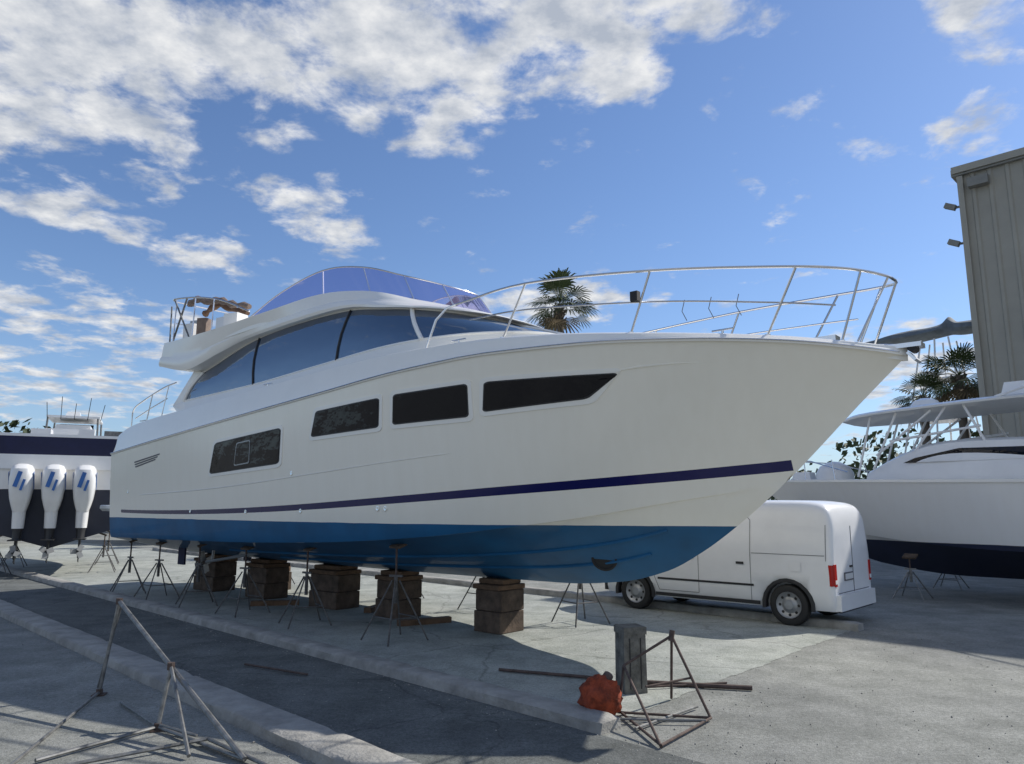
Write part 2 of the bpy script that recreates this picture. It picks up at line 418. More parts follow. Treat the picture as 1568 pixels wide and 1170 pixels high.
B_=cr(Bp,6);T_=cr(Tp,6); rows=[]
prof=[(0,0,-.0),(0,.03,.0),(.12,.05,.0),(.35,.03,0),(.42,.005,0),(.6,.0,0),(.85,-.01,0),(1,-.02,0)]
for t,o,_ in prof:
    r=[]
    for a,b in zip(B_,T_):
        p=(1-t)*a+t*b; r.append((p[0]+(o*1.2 if p[0]>-.5 else 0),p[1]+(o if p[1]>.05 else 0),p[2]))
    rows.append(mir(r))
rows.append(mir([(p[0]-.02,max(0,p[1]-.07),p[2]+.0) for p in T_]))
rows.append(mir([(p[0]-.04,max(0,p[1]-.09),max(5.02,p[2]-.22) if p[0]<-1.5 else p[2]-.03) for p in T_]))
mb=MB(); mb.grid(rows,'gel')
def strip(row,m,flip=False):
    L=len(row); fs=[]
    for i in range(L//2):
        a,b,c,d=i,i+1,L-2-i,L-1-i
        fs.append((a,b,c,d) if b!=c else (a,b,d))
    mb.add(row,fs,m)
strip(rows[0],'gel'); strip(rows[-1],'gel')
a=[r[0] for r in rows]; b=[r[-1] for r in rows][::-1]
mb.add(a+b,[tuple(range(len(a)+len(b)))],'gel')
mb.build('flybridge',yacht,ang=30)
wb=[(-5.2,1.60,5.42),(-4.1,1.56,5.51),(-2.9,1.40,5.60),(-1.8,1.22,5.46),(-1.0,.95,5.26),(-.5,.5,5.13),(-.35,0,5.10)]
wt=[(-5.15,1.58,5.47),(-4.1,1.51,5.84),(-3.0,1.36,6.08),(-2.1,1.16,6.00),(-1.35,.88,5.76),(-.85,.45,5.60),(-.72,0,5.56)]
a=cr(wb,6);b=cr(wt,6); mb=MB()
mb.grid([mir([(1-t)*p+t*q for p,q in zip(a,b)]) for t in(0,.25,.5,.75,1)],'acryl')
mb.build('flybridge_windscreen',yacht)
mb=MB(); mb.tube(mir(b),.014,'steel',6)
for i in(12,18,24,30): 
    for s in(-1,1): mb.tube([(a[i][0],s*a[i][1],a[i][2]),(b[i][0],s*b[i][1],b[i][2])],.012,'steel',6)
mb.build('windscreen_frame',yacht)
mb=MB()
def cush(c,d,m,rz=0): 
    mb.box(c,d,m,rz); mb.box((c[0],c[1],c[2]+d[2]/2+.02),(d[0]*.94,d[1]*.9,.05),m,rz)
cush((-7.2,0,5.3),(.6,2.8,.45),'white'); cush((-6.2,-1.1,5.3),(1.4,.6,.4),'white'); cush((-6.2,1.1,5.3),(1.4,.6,.4),'white')
mb.box((-3.5,.5,5.45),(.6,.6,.8),'white'); mb.box((-3.8,.5,5.85),(.16,.55,.4),'tan',ry=-.15)
mb.box((-2.6,.5,5.40),(.5,.9,.4),'white')
pts=[(-7.8,-1.5,6.26),(-7.3,-1.54,6.30),(-6.9,-1.5,6.18),(-6.4,-1.52,6.12),(-5.9,-1.5,5.95),(-5.3,-1.45,5.80)]
mb.tube(cr(pts,3),[.03+.06*abs(math.sin(i*1.7)) for i in range(16)],'tan',8)
mb.tube(cr([(-7.6,-1.2,6.1),(-7.0,-1.25,6.18),(-6.4,-1.2,6.0),(-5.8,-1.2,5.8)],4),[.03+.06*abs(math.sin(i*2.3+1)) for i in range(13)],'brown',8)
for c,d,m,rz in(((-7.45,-1.55,5.60),(.3,.2,.32),'white',.2),((-7.0,-1.5,5.62),(.22,.22,.4),'tan',.5),((-6.5,-1.3,5.65),(.3,.25,.28),'white',.1),((-5.9,-1.4,5.60),(.35,.3,.3),'white',.3),((-7.75,-1.3,5.8),(.2,.2,.25),'rim',.3)): mb.box(c,d,m,rz)
mb.build('flybridge_furniture',yacht)
mb=MB()
for s in(-1,1):
    P=[(-5.0,s*1.62,5.62),(-5.9,s*1.72,5.98),(-6.8,s*1.78,6.20),(-7.8,s*1.80,6.34),(-8.0,s*1.70,6.34)]
    mb.tube(cr(P,4),.018,'steel',6)
    for x,zt in((-7.75,6.34),(-6.9,6.21),(-6.1,6.03)): mb.tube([(x+.08,s*1.84,5.36),(x,s*1.78,zt)],.015,'steel',6)
    mb.tube([(-7.75,s*1.8,5.4),(-7.35,s*1.75,6.28)],.022,'galv',6)
    mb.tube([(-7.05,s*1.8,5.4),(-7.82,s*1.79,6.32)],.020,'galv',6)
    mb.tube([(-7.9,s*1.8,5.4),(-7.95,s*1.79,6.2)],.018,'galv',6)
mb.tube([(-8.0,-1.7,6.34),(-8.05,0,6.34),(-8.0,1.7,6.34)],.018,'steel',6)
mb.tube([(-7.97,-1.7,5.85),(-8.0,0,5.85),(-7.97,1.7,5.85)],.012,'steel',6)
mb.tube([(-4.9,.4,5.4),(-4.95,.4,6.1)],.02,'white',6)
for s in(-1,1):
    P=[(-9.3,s*1.88,3.66),(-9.25,s*1.88,4.02),(-8.8,s*1.88,4.18),(-7.9,s*1.86,4.38),(-7.45,s*1.8,4.46)]
    mb.tube(cr(P,4),.016,'steel',6)
    P=[(-9.1,s*1.88,3.82),(-8.3,s*1.88,4.00),(-7.7,s*1.85,4.14)]
    mb.tube(P,.012,'steel',6)
    mb.tube([(-8.5,s*1.9,3.7),(-8.35,s*1.88,4.28)],.013,'steel',6); mb.tube([(-7.8,s*1.9,3.75),(-7.7,s*1.84,4.41)],.013,'steel',6)
mb.build('flybridge_and_cockpit_rails',yacht)
mb=MB()
top=[(.75,1.72,4.70),(2.0,1.70,4.76),(3.6,1.28,4.70),(5.0,.80,4.57),(5.6,.52,4.49),(5.92,.22,4.42),(5.98,0,4.40)]
mid=[(1.0,1.70,4.44),(2.0,1.66,4.42),(3.6,1.20,4.33),(4.85,.70,4.20),(5.45,.42,4.12)]
tp=[tuple(p) for p in cr(top,6)]
full=[(p[0],-p[1],p[2]) for p in tp]+[(p[0],p[1],p[2]) for p in tp[-2::-1]]
mb.tube(full,.017,'steel',8)
for s in(-1,1):
    md=[(p[0],s*p[1],p[2]) for p in cr(mid,6)]; mb.tube(md,.011,'steel',6)
    mb.tube([(.3,s*1.86,4.10),(.45,s*1.82,4.5),(.6,s*1.76,4.66),(.75,s*1.72,4.70)],.017,'steel',8)
    for bx_,tx in((1.62,2.0),(3.30,3.72),(4.75,5.12),(5.45,5.72)):
        ti=min(tp,key=lambda p:abs(p[0]-tx)); by_=bs(bx_)-.2
        mb.tube([(bx_,s*by_,zb(bx_)-.01),(ti[0],s*ti[1],ti[2])],.014,'steel',6)
        mb.lathe((bx_,s*by_,zb(bx_)-.002),(0,0,1),[(0,.035),(.015,.035),(.02,0)],'steel',10)
    mb.tube([(5.62,s*.30,3.70),(5.95,s*.16,4.41)],.014,'steel',6)
mb.box((3.38,-1.27,4.42),(.1,.08,.12),'black')
for x in(3.9,4.2,4.5): mb.tube([(x,-1.0+.3*(x-3.9),4.34),(x-.03,-1.02+.3*(x-3.9),4.2),(x+.02,-1.0+.3*(x-3.9),4.08)],.005,'gap',5)
mb.build('bow_rail',yacht)
mb=MB()
mb.box((5.95,0,3.63),(.5,.2,.05),'steel'); mb.tube([(6.1,-.09,3.6),(6.1,.09,3.6)],.045,'black',10)
mb.tube([(6.14,0,3.62),(5.75,0,3.68)],.022,'steel'); mb.box((6.1,0,3.50),(.12,.26,.03),'steel',ry=.9)
mb.box((5.2,0,3.80),(.25,.18,.12),'steel')
for x in(4.3,-3.6,-8.8,.9):
    for s in(-1,1):
        y=s*(bs(x)-.2); mb.tube([(x-.13,y,zb(x)+.05),(x+.13,y,zb(x)+.05)],.012,'steel',6); mb.tube([(x,y,zb(x)),(x,y,zb(x)+.05)],.014,'steel',6)
mb.build('anchor_gear_and_cleats',yacht)
mb=MB()
for s in(-1,1): mb.tube([(1.2,s*.55,4.45),(.75,s*.6,4.66)],.01,'black',5)
mb.build('wipers',yacht)
mb=MB()
for s in(-1,1):
    mb.tube([(-5.6,s*.8,.98),(-7.6,s*.8,.72)],.03,'rim',8)
    mb.box((-8.7,s*.8,.82),(.3,.04,.42),'navy'); mb.tube([(-7.3,s*.8,1.05),(-7.35,s*.8,.76)],.03,'rim')
    for k in range(4):
        a=R(90*k+20); mb.box((-7.68,s*.8+.13*math.cos(a),.71+.13*math.sin(a)),(.02,.14,.2),'rim',rx=a-R(90),rz=.4)
mb.build('running_gear',yacht)

def YW(x,y,z=0):
    c,s_=math.cos(RZ),math.sin(RZ); return (O[0]+x*c-y*s_,O[1]+x*s_+y*c,z)
def block(x,w=.62,d=.55,top=.8,rz=0,t2=False):
    mb=MB(); h=(top-.16)/2
    mb.box((0,0,h/2),(w,d,h-.006),'block'); mb.box((.01,.01,h*1.5),(w*.97,d*.98,h-.006),'block',.03)
    mb.box((0,0,h*2+.04),(w*1.02,d*1.1,.075),'blockw',-.02); mb.box((0,.02,h*2+.12),(w*.9,d*.8,.076),'blockw',.05)
    o=mb.build('keel_block',None,YW(x,0),RZ+rz,smooth=False)
    bv=o.modifiers.new('b','BEVEL'); bv.width=.015; bv.segments=2
for x,w in((.05,.55),(-2.3,.6),(-4.15,.85),(-6.5,.8),(-8.7,.9)): block(x,w,.55,zk(x)+.004,random.uniform(-.06,.06))
for x in(-5.3,-7.6):
    mb=MB(); mb.box((0,0,.2),(.5,.5,.4),'block'); mb.box((0,0,.47),(.45,.45,.13),'blockw',.2); mb.build('timber_stack',None,YW(x,.9),RZ,smooth=False)
def stand(loc,h,rz,lean=(0,0),m='dull',spread=.48,name='boat_stand'):
    mb=MB(); hc=h*.62
    for k in range(4):
        a=R(45+90*k); mb.tube([(.05*math.cos(a),.05*math.sin(a),hc),(spread*math.cos(a),spread*math.sin(a),.015)],.013,m,6)
    for k in range(4):
        a=R(45+90*k);b=R(135+90*k); r_=spread*.62
        if k!=1: mb.tube([(r_*math.cos(a),r_*math.sin(a),hc*.40),(r_*math.cos(b),r_*math.sin(b),hc*.40)],.009,m,5)
    mb.tube([(0,0,hc*.62),(0,0,hc+.05)],.028,m,8)
    mb.tube([(0,0,hc),(0,0,h-.05)],.016,'rust',8)
    mb.box((0,0,hc+.06),(.22,.03,.03),m,.4)
    mb.box((lean[0]*.05,lean[1]*.05,h-.02),(.26,.2,.035),'block',rx=.35*lean[1])
    return mb.build(name,None,loc,rz)
def botz(x,y): 
    s_=abs(y)/bc(x); return zk(x)+(zcc(x)-zk(x))*s_**1.08
for x in(-.5,-2.7,-4.6,-6.3,-8.0,-9.4):
    stand(YW(x,-1.62),botz(x,1.62)-.0 if bc(x)>1.62 else botz(x,1.5),RZ+random.uniform(-.4,.4),(0,1))
for x in(.6,-1.7,-4.0,-6.3,-8.6):
    y=min(1.55,bc(x)*.9); stand(YW(x,y),botz(x,y),RZ+random.uniform(-.4,.4),(0,-1))

# ================================================================= GROUND
E=Vector((-.70711,.70711,0)); Nn=Vector((.70711,.70711,0))
def yd(e,n,z=0): 
    p=E*e+Nn*n; return (p.x,p.y,z)
mb=MB(); mb.add([(-1500,-1500,0),(1500,-1500,0),(1500,1500,0),(-1500,1500,0)],[(0,1,2,3)],'ground'); mb.build('ground',smooth=False)
mb=MB(); up_=[]
for i in range(81):
    n=5.5+6.6*i/80; up_.append(yd(4.3+.4*i/80+.06*mnoise.noise(Vector((n*2.1,0,0)))+.04*mnoise.noise(Vector((n*9,3,0))),n,.004))
mb.add(up_+[yd(45,12.1,.004),yd(45,5.5,.004)],[tuple(range(83))],'slab'); o=mb.build('concrete_slab',smooth=False)
mb=MB(); mb.add([yd(-6,3.55,.004),yd(45,3.55,.004),yd(45,5.2,.004),yd(-6,5.2,.004)],[(3,2,1,0)],'lane'); mb.build('asphalt_lane',smooth=False)
def kerb(e0,e1,n0,n1,h):
    mb=MB(); rows=[]; L=int((e1-e0)/.12)
    for i in range(L+1):
        e=e0+(e1-e0)*i/L; j=lambda s,a: a*(mnoise.noise(Vector((e*1.3,s*7.1,n0)))+.5*mnoise.noise(Vector((e*5.3,s*3.1,n0))))
        dk=-.018 if (i%24)==0 else 0
        rows.append([yd(e,n0+j(0,.015),-.02),yd(e,n0+.01+j(1,.015)-dk,h*.8),yd(e,n0+.04+j(2,.018),h+j(4,.008)+dk),yd(e,n1-.04+j(3,.018),h+j(5,.008)+dk),yd(e,n1-.01+j(6,.015)+dk,h*.8),yd(e,n1+j(7,.015),-.02)])
    mb.grid(rows,'kerb'); mb.add(rows[0],[tuple(range(6))],'kerb'); mb.add(rows[-1],[tuple(range(6))[::-1]],'kerb')
    mb.build('concrete_kerb',weld=True,ang=50)
kerb(4.15,34,5.2,5.5,.11); kerb(-6,34,3.15,3.55,.10); kerb(4.6,34,12.1,12.35,.12)
mb=MB(); rs=random.Random(3)
for i in range(4200):
    if i<2400: e=rs.uniform(-3,18); n=rs.choice((3.6,3.05,5.12,5.6,12.0,12.45))+rs.gauss(0,.09)
    else: e=rs.uniform(-5,14); n=rs.uniform(2,12)
    if any(a-.02<n<b+.02 and e>4.1 for a,b in((5.2,5.5),(12.1,12.35))) or 3.13<n<3.57: continue
    r=rs.uniform(.003,.011)*(1.4 if rs.random()<.05 else 1); c=Vector(yd(e,n,r*.5))
    vs=[c+Vector((rs.uniform(.7,1.2)*r*a,rs.uniform(.7,1.2)*r*b,rs.uniform(.5,.9)*r*d)) for a,b,d in((1,0,0),(0,1,0),(-1,0,0),(0,-1,0),(0,0,1),(0,0,-1))]
    mb.add(vs,[(0,1,4),(1,2,4),(2,3,4),(3,0,4),(1,0,5),(2,1,5),(3,2,5),(0,3,5)],'stone')
mb.build('gravel',smooth=False)

# ================================================================= VAN
van=empty('cargo_van',(5.60,12.50,0),math.atan2(.68,-.735))
mb=MB()
zt=herm([(0,1.58),(.02,1.72),(.06,1.83),(.13,1.905),(.25,1.95),(.5,1.975),(1.5,1.985),(2.3,1.95),(2.7,1.87),(3.05,1.68),(3.5,1.27),(3.65,1.17),(4.1,1.05),(4.36,.92),(4.48,.76),(4.52,.6)])
wd=herm([(0,.83),(.03,.865),(.10,.89),(.4,.9),(3.6,.9),(4.1,.86),(4.35,.76),(4.52,.58)])
xs=[0,.01,.02,.04,.06,.09,.13,.18,.25,.35,.5,.7,1,1.5,2,2.3,2.5,2.7,2.85,3.0,3.15,3.3,3.4,3.5,3.58,3.65,3.85,4.1,4.25,4.36,4.44,4.49,4.52]
rows=[]
for x in xs:
    z=zt(x); w=wd(x); zz=max(z,.62); belt=min(1.08,zz-.06)
    pr=[(w*.93,.27),(w*.985,.36),(w,.55),(w,(.55+belt)/2),(w*.99,belt)]
    T=.14*(zz>1.2)
    for k in(.3,.6,.8): pr.append((w*(.99-T*k**1.3),belt+(zz-belt)*k))
    t=(zz-belt); pr+=[(w*(.99-T*.93),belt+t*.90),(w*(.99-T*1.15-.02),belt+t*.955),(w*(.99-T*1.15-.08),belt+t*.985),(w*.68,zz),(w*.3,zz+.014)]
    r=[(x,p[0],p[1]) for p in pr]; r=r+[(x,-p[0],p[1]) for p in pr[::-1]]
    rows.append(r)
mb.grid(rows,'vanwhite',True)
n_=len(rows[0]); mb.add(rows[0],[tuple(range(n_))],'vanwhite'); mb.add(rows[-1],[tuple(range(n_))[::-1]],'vanwhite')
body=mb.build('body',van,weld=True,ang=32)
WXS=(.74,3.66)
cut=MB()
for wx in WXS:
    for s in(-1,1):
        pr=[(-.22,0),(-.22,.375),(.22,.375),(.22,0)]; cut.lathe((wx,s*.86,.31),(0,1,0),pr,'plastic',36)
co=cut.build('cutter',weld=True); co.parent=van
bpy.context.view_layer.update()
md_=body.modifiers.new('c','BOOLEAN'); md_.object=co; md_.operation='DIFFERENCE'; md_.solver='EXACT'
bpy.context.view_layer.update()
dg=bpy.context.evaluated_depsgraph_get(); nm=bpy.data.meshes.new_from_object(body.evaluated_get(dg))
body.modifiers.clear(); body.data=nm; bpy.data.objects.remove(co)
def side_y(x,z): 
    w=wd(x); zz=zt(x); belt=min(1.08,zz-.06)
    if z<belt: return w*.998
    k=min(1,(z-belt)/(zz-belt)); return w*(.992-.14*k**1.3*(zz>1.2))
mb=MB()
def vstrip(pts,wid,m,off=.005):
    for s in(1,-1):
        for a,b in zip(pts[:-1],pts[1:]):
            a=np.array(a,float);b=np.array(b,float); d=(b-a)/np.linalg.norm(b-a); n2=np.array([-d[1],d[0]])*wid/2
            seg=6; r1=[];r2=[]
            for k in range(seg+1):
                p=a+(b-a)*k/seg; q1=p+n2;q2=p-n2
                r1.append((q1[0],s*(side_y(*q1)+off),q1[1])); r2.append((q2[0],s*(side_y(*q2)+off),q2[1]))
            mb.grid([r1,r2],m)
def vpoly(pts,m,off=.007):
    for s in(1,-1):
        c=np.mean(np.array(pts),0); rows=[]
        for k in(0,.5,1):
            rows.append([(c[0]+(p[0]-c[0])*k,s*(side_y(c[0]+(p[0]-c[0])*k,c[1]+(p[1]-c[1])*k)+off),c[1]+(p[1]-c[1])*k) for p in pts])
        mb.grid(rows,m,True)
for P in([(1.35,.36),(1.35,1.66),(1.42,1.74),(2.25,1.74)],[(2.32,.4),(2.32,1.74),(2.65,1.72),(3.2,1.2),(3.22,.62),(3.12,.40),(2.32,.4)],[(.12,1.12),(1.33,1.12)],[(.10,1.6),(.10,1.04)]): vstrip(P,.009,'gap')
vstrip([(1.3,.60),(3.15,.60)],.035,'plastic',.012)
vstrip([(1.2,.325),(3.2,.325)],.06,'plastic',.008)
vpoly([(2.42,1.15),(2.42,1.66),(2.65,1.66),(2.95,1.45),(3.22,1.18)],'glass')
vpoly([(2.4,.98),(2.54,.98),(2.54,1.02),(2.4,1.02)],'plastic',.02); vpoly([(1.46,.93),(1.6,.93),(1.6,.97),(1.46,.97)],'plastic',.02)
vpoly([(.5,.86),(.68,.86),(.68,1.02),(.5,1.02)],'vanwhite',.012)
def lin(a,b,t): return a+(b-a)*t
mb.add([(3.07,-.62,1.70),(3.51,-.72,1.29),(3.51,.72,1.29),(3.07,.62,1.70)],[(0,1,2,3)],'glass')
mb.box((.0,0,.40),(.14,1.62,.24),'vanwhite'); mb.box((.03,0,.28),(.14,1.5,.06),'plastic'); mb.box((4.50,0,.42),(.12,1.2,.3),'plastic')
for s in(1,-1):
    mb.box((.012,s*.80,.82),(.05,.08,.34),'red'); mb.box((.008,s*.80,.72),(.05,.075,.06),'white'); mb.box((.06,s*.852,.82),(.09,.06,.32),'red',s*-.35)
    mb.box((4.28,s*.70,.86),(.2,.2,.2),'rim',s*-.4)
    mb.box((3.1,s*1.0,1.2),(.12,.2,.24),'plastic'); mb.tube([(3.12,s*.88,1.15),(3.1,s*1.0,1.15)],.03,'plastic')
mb.box((-.003,0,1.05),(.008,.010,1.05),'gap'); mb.box((-.010,.22,.78),(.012,.34,.09),'white'); mb.box((-.006,.22,.78),(.012,.40,.13),'gap'); mb.box((-.01,.10,.93),(.03,.10,.03),'plastic')
mb.box((-.004,0,.54),(.008,1.4,.010),'gap')
mb.box((2.25,0,.33),(4.1,1.2,.12),'black')
mb.build('trim_and_lights',van,smooth=True,ang=30)
mb=MB()
for wx in WXS:
    for s in(-1,1):
        c=(wx,s*.72,.32)
        mb.lathe(c,(0,s,0),[(-.02,.18),(-.03,.28),(.0,.315),(.04,.325),(.12,.325),(.16,.31),(.175,.28),(.165,.215),(.15,.205)],'black',32)
        mb.lathe(c,(0,s,0),[(.155,.212),(.165,.205),(.14,.19),(.115,.13),(.13,.09),(.16,.07),(.165,0)],'rim',24)
        for k in range(8):
            a=R(45*k); mb.lathe((wx+.155*math.cos(a),s*(.72+.128),.32+.155*math.sin(a)),(0,s,0),[(0,.024),(.006,.024),(.007,0)],'black',8)
        rows=[]
        for k in range(13):
            a=R(-8+196*k/12)
            rows.append([(wx+rr*math.cos(a),s*yy,.31+rr*math.sin(a)) for rr,yy in((.372,.80),(.372,.905),(.385,.915),(.43,.912),(.435,.89))])
        mb.grid(rows,'plastic')
mb.build('wheels_and_arches',van,ang=40)

# ================================================================= generic boat hull
def gen_hull(name,parent,L,B,zkeel,zch,zsh0,zsh1,m,deckm='white'):
    mb=MB(); xs=[L*(1-(1-i/36)**1.25) for i in range(37)]
    b=herm([(0,B*.92),(L*.45,B),(L*.7,B*.86),(L*.87,B*.5),(L*.96,B*.2),(L,.02)])
    bcx=herm([(0,B*.84),(L*.4,B*.86),(L*.62,B*.6),(L*.8,B*.2),(L*.86,0),(L,0)])
    zkx=herm([(0,zkeel),(L*.55,zkeel),(L*.72,zkeel+.2),(L*.86,zch+.45),(L,zsh1-.02)])
    zcx=herm([(0,zch),(L*.5,zch+.1),(L*.86,zch+.45)])
    zsx=herm([(0,zsh0),(L*.5,lin(zsh0,zsh1,.35)),(L,zsh1)])
    for s in(-1,1):
        rows=[]
        for x in xs:
            zc_=zcx(x) if x<L*.86 else zkx(x)
            r=[(x,s*bcx(x)*k/5,zkx(x)+(zc_-zkx(x))*k/5) for k in range(6)]
            r+=[(x,s*(bcx(x)+.03*(x<L*.8)+(b(x)-bcx(x)-.03*(x<L*.8))*(k/10)**.85),zc_+.01+(zsx(x)-zc_-.01)*k/10) for k in range(11)]
            r+=[(x,s*(b(x)+.03),zsx(x)),(x,s*(b(x)+.03),zsx(x)+.06),(x,s*max(0,b(x)-.12),zsx(x)+.07),(x,s*max(0,b(x)-.14),zsx(x)-.1),(x,0,zsx(x)-.08)]
            rows.append(r if s<0 else r[::-1])
        mb.grid(rows,m)
    lp=[]
    for s in(-1,1):
        r=[(0,s*bcx(0)*k/5,zkx(0)+(zcx(0)-zkx(0))*k/5) for k in range(6)]+[(0,s*(bcx(0)+.03+(b(0)-bcx(0)-.03)*(k/10)**.85),zcx(0)+.01+(zsx(0)-zcx(0)-.01)*k/10) for k in range(11)]
        lp+= r if s<0 else r[::-1]
    mb.add(lp,[tuple(range(len(lp)))],m)
    mb.build(name,parent,weld=True,ang=30)
    return b,zsx
rb=empty('sport_fishing_boat',(13.9,12.1,0),math.atan2(.70,-.70))
b2,zs2=gen_hull('hull',rb,10.6,1.65,.42,.95,2.28,2.50,'hull2')
mb=MB()
cab=[(3.0,1.30,3.15),(4.6,1.32,3.24),(5.9,1.28,3.22),(6.7,1.15,3.0),(7.5,.85,2.66)]
rows=[]
for p in cr(cab,5):
    x,w,z=p; rows.append([(x,-w-.1,2.25),(x,-w-.03,lin(2.3,z,.5)),(x,-w+.06,z-.06),(x,-w+.2,z),(x,0,z+.05),(x,w-.2,z),(x,w-.06,z-.06),(x,w+.03,lin(2.3,z,.5)),(x,w+.1,2.25)])
mb.grid(rows,'white'); mb.add(rows[0],[tuple(range(9))],'white'); mb.add(rows[-1],[tuple(range(9))[::-1]],'white')
mb.build('cabin',rb,ang=40)
mb=MB()
for s in(-1,1):
    P=[(3.4,3.02),(5.5,3.06),(6.35,2.90),(6.6,2.80),(5.9,2.80),(3.4,2.80)]
    def cy(x,z): return s*(np.interp(x,[3,4.6,5.9,6.7,7.6],[1.33,1.35,1.31,1.18,.88])+.012-(z-2.78)*.18+.02)
    mb.add([(x,cy(x,z),z) for x,z in P],[tuple(range(6))],'glass')
mb.build('cabin_windows',rb,smooth=False)
mb=MB()
rows=[]
for x,w,z in cr([(2.6,1.0,3.98),(3.0,1.25,4.02),(4.8,1.3,4.02),(7.2,1.2,3.92),(8.0,.7,3.86)],4):
    rows.append([(x,-w,z-.04),(x,-w-.02,z),(x,-w+.1,z+.05),(x,0,z+.09),(x,w-.1,z+.05),(x,w+.02,z),(x,w,z-.04),(x,0,z-.06)])
mb.grid(rows,'white',True); mb.add(rows[0],[tuple(range(8))],'white'); mb.add(rows[-1],[tuple(range(8))[::-1]],'white')
mb.lathe((6.4,0,4.02),(0,0,1),[(0,.28),(.12,.31),(.22,.25),(.28,.1),(.29,0)],'white',20)
mb.box((4.4,.2,4.25),(.9,.7,.35),'white',taper=.8)
for s in(-1,1):
    for a,b in(((3.0,1.25,2.35),(3.3,1.15,3.98)),((3.9,1.3,3.1),(3.6,1.15,4.0)),((5.0,1.25,3.1),(5.4,1.1,3.98)),((6.4,1.15,3.0),(5.7,1.1,3.98)),((7.3,.95,2.7),(6.7,1.05,3.93)),((7.7,.8,2.55),(7.3,.9,3.9)),((3.3,1.2,3.2),(3.9,1.2,3.95)),((5.1,1.2,3.5),(6.9,1.0,3.3)),((6.0,1.1,3.9),(7.2,1.0,3.0))):
        mb.tube([(a[0],s*a[1],a[2]),(b[0],s*b[1],b[2])],.026,'white',8)
    mb.tube([(4.8,s*1.2,4.05),(3.0,s*1.7,4.5),(-.5,s*2.6,5.3)],[.03,.025,.012],'white',6)
    mb.tube([(7.8,s*1.15,2.65),(8.8,s*.75,2.95),(9.9,s*.25,3.05),(10.3,0,3.05)],.016,'steel',6)
    for x,y in((8.2,1.0),(9.0,.65),(9.8,.3)): mb.tube([(x-.1,s*b2(x)*.9,2.5),(x,s*y,2.95)],.013,'steel',6)
mb.lathe((8.5,.1,2.42),(0,0,1),[(0,.42),(.25,.43),(.42,.33),(.52,.14),(.54,0)],'white',20)
mb.box((9.3,0,2.6),(.5,.4,.25),'white',taper=.8)
mb.build('hardtop_and_rails',rb)
for x in(1.6,4.2,6.6):
    for s in(-1,1):
        c=math.atan2(.70,-.70); lx,ly=x,s*1.35
        stand((13.9+lx*math.cos(c)-ly*math.sin(c),12.1+lx*math.sin(c)+ly*math.cos(c),0),.88,c,(0,-s),spread=.42,m='galv')
for x in(1.5,4):
    mb=MB(); mb.box((0,0,.14),(.4,.3,.27),'block'); mb.box((0,0,.35),(.36,.3,.13),'block'); c=math.atan2(.70,-.70)
    mb.build('keel_block',None,(13.9+x*math.cos(c),12.1+x*math.sin(c),0),c,smooth=False)

tb=empty('tower_boat',(24.2,33.0,0),math.atan2(.7071,-.7071))
gen_hull('hull',tb,11,1.9,.5,1.2,2.9,3.3,'hull2')
mb=MB()
mb.box((4.5,0,3.7),(3.8,2.6,1.5),'white',taper=.86); mb.box((4.5,0,3.95),(3.6,2.52,.35),'glass',taper=.95)
for s in(-1,1):
    for a,b in(((2.8,1.2,3.2),(3.6,.7,10.0)),((6.0,1.2,3.6),(4.8,.7,10.0)),((4.4,1.25,3.6),(4.2,.7,10.0))): mb.tube([(a[0],s*a[1],a[2]),(b[0],s*b[1],b[2])],.045,'white',6)
for z in(6.0,8.0):
    mb.box((4.3,0,z),(2.2,1.9,.06),'white')
mb.build('cabin_and_tower',tb)
mb=MB()
rows=[]
for x,w,z,h in cr([(.8,.12,10.55,.05),(1.8,.5,10.45,.30),(2.8,.65,10.40,.42),(3.3,.6,10.42,.50),(3.65,.45,10.55,.72),(4.0,.55,10.42,.50),(4.6,.7,10.35,.42),(6.2,.75,10.30,.38),(7.2,.5,10.25,.30),(8.6,.25,10.2,.14),(9.6,.04,10.2,.04)],4):
    rows.append([(x,w*math.cos(a),z+h*(math.sin(a)*(.85 if math.sin(a)>0 else .55)+.08*math.sin(3*a+2*x))) for a in [R(30*k) for k in range(12)]])
mb.grid(rows,'greycover',True)
mb.tube([(8.3,0,10.2),(9.9,0,10.28),(10.3,0,10.3)],[.05,.03,.02],'white',6)
mb.build('covered_tower_top',tb)

# ================================================================= left outboard boat
LC=(-12.72,20.8,0); LR=math.atan2(.90,-.44)
lb=empty('outboard_boat',LC,LR)
bl,zl=gen_hull('hull',lb,10.5,1.85,.75,1.25,3.35,3.8,'hull3')
mb=MB()
for s in(-1,1):
    rows=[]
    for i in range(20):
        x=.05+9.3*i/19; w=bl(x)+.05
        rows.append([(x,s*w,zl(x)-.02),(x,s*(w+.02),zl(x)-.50+.08*i/19)])
    mb.grid(rows,'navy')
mb.box((.0,0,3.55),(.12,3.6,.5),'navy'); mb.box((-.03,0,3.1),(.1,3.2,.4),'white'); mb.box((.04,0,3.84),(.2,3.5,.08),'white')
mb.box((4.2,0,4.1),(1.6,1.2,.8),'white',taper=.8); mb.box((5.0,0,4.35),(.5,1.0,.4),'glass',ry=.4)
mb.box((2.6,0,3.95),(.7,1.4,.6),'white',taper=.9); mb.box((1.4,.6,3.95),(.6,.5,.35),'white'); mb.box((.8,-.6,3.98),(.5,.4,.25),'white'); mb.box((1.2,-1.3,3.98),(1.2,.5,.2),'galv')
for x in(3.2,5.2):
    for s in(-1,1): mb.tube([(x,s*.75,3.4),(x+.1,s*.7,4.7)],.03,'galv',6)
mb.box((4.3,0,4.74),(1.9,1.5,.07),'white'); mb.box((4.6,.1,4.9),(.5,.5,.25),'white',taper=.7)
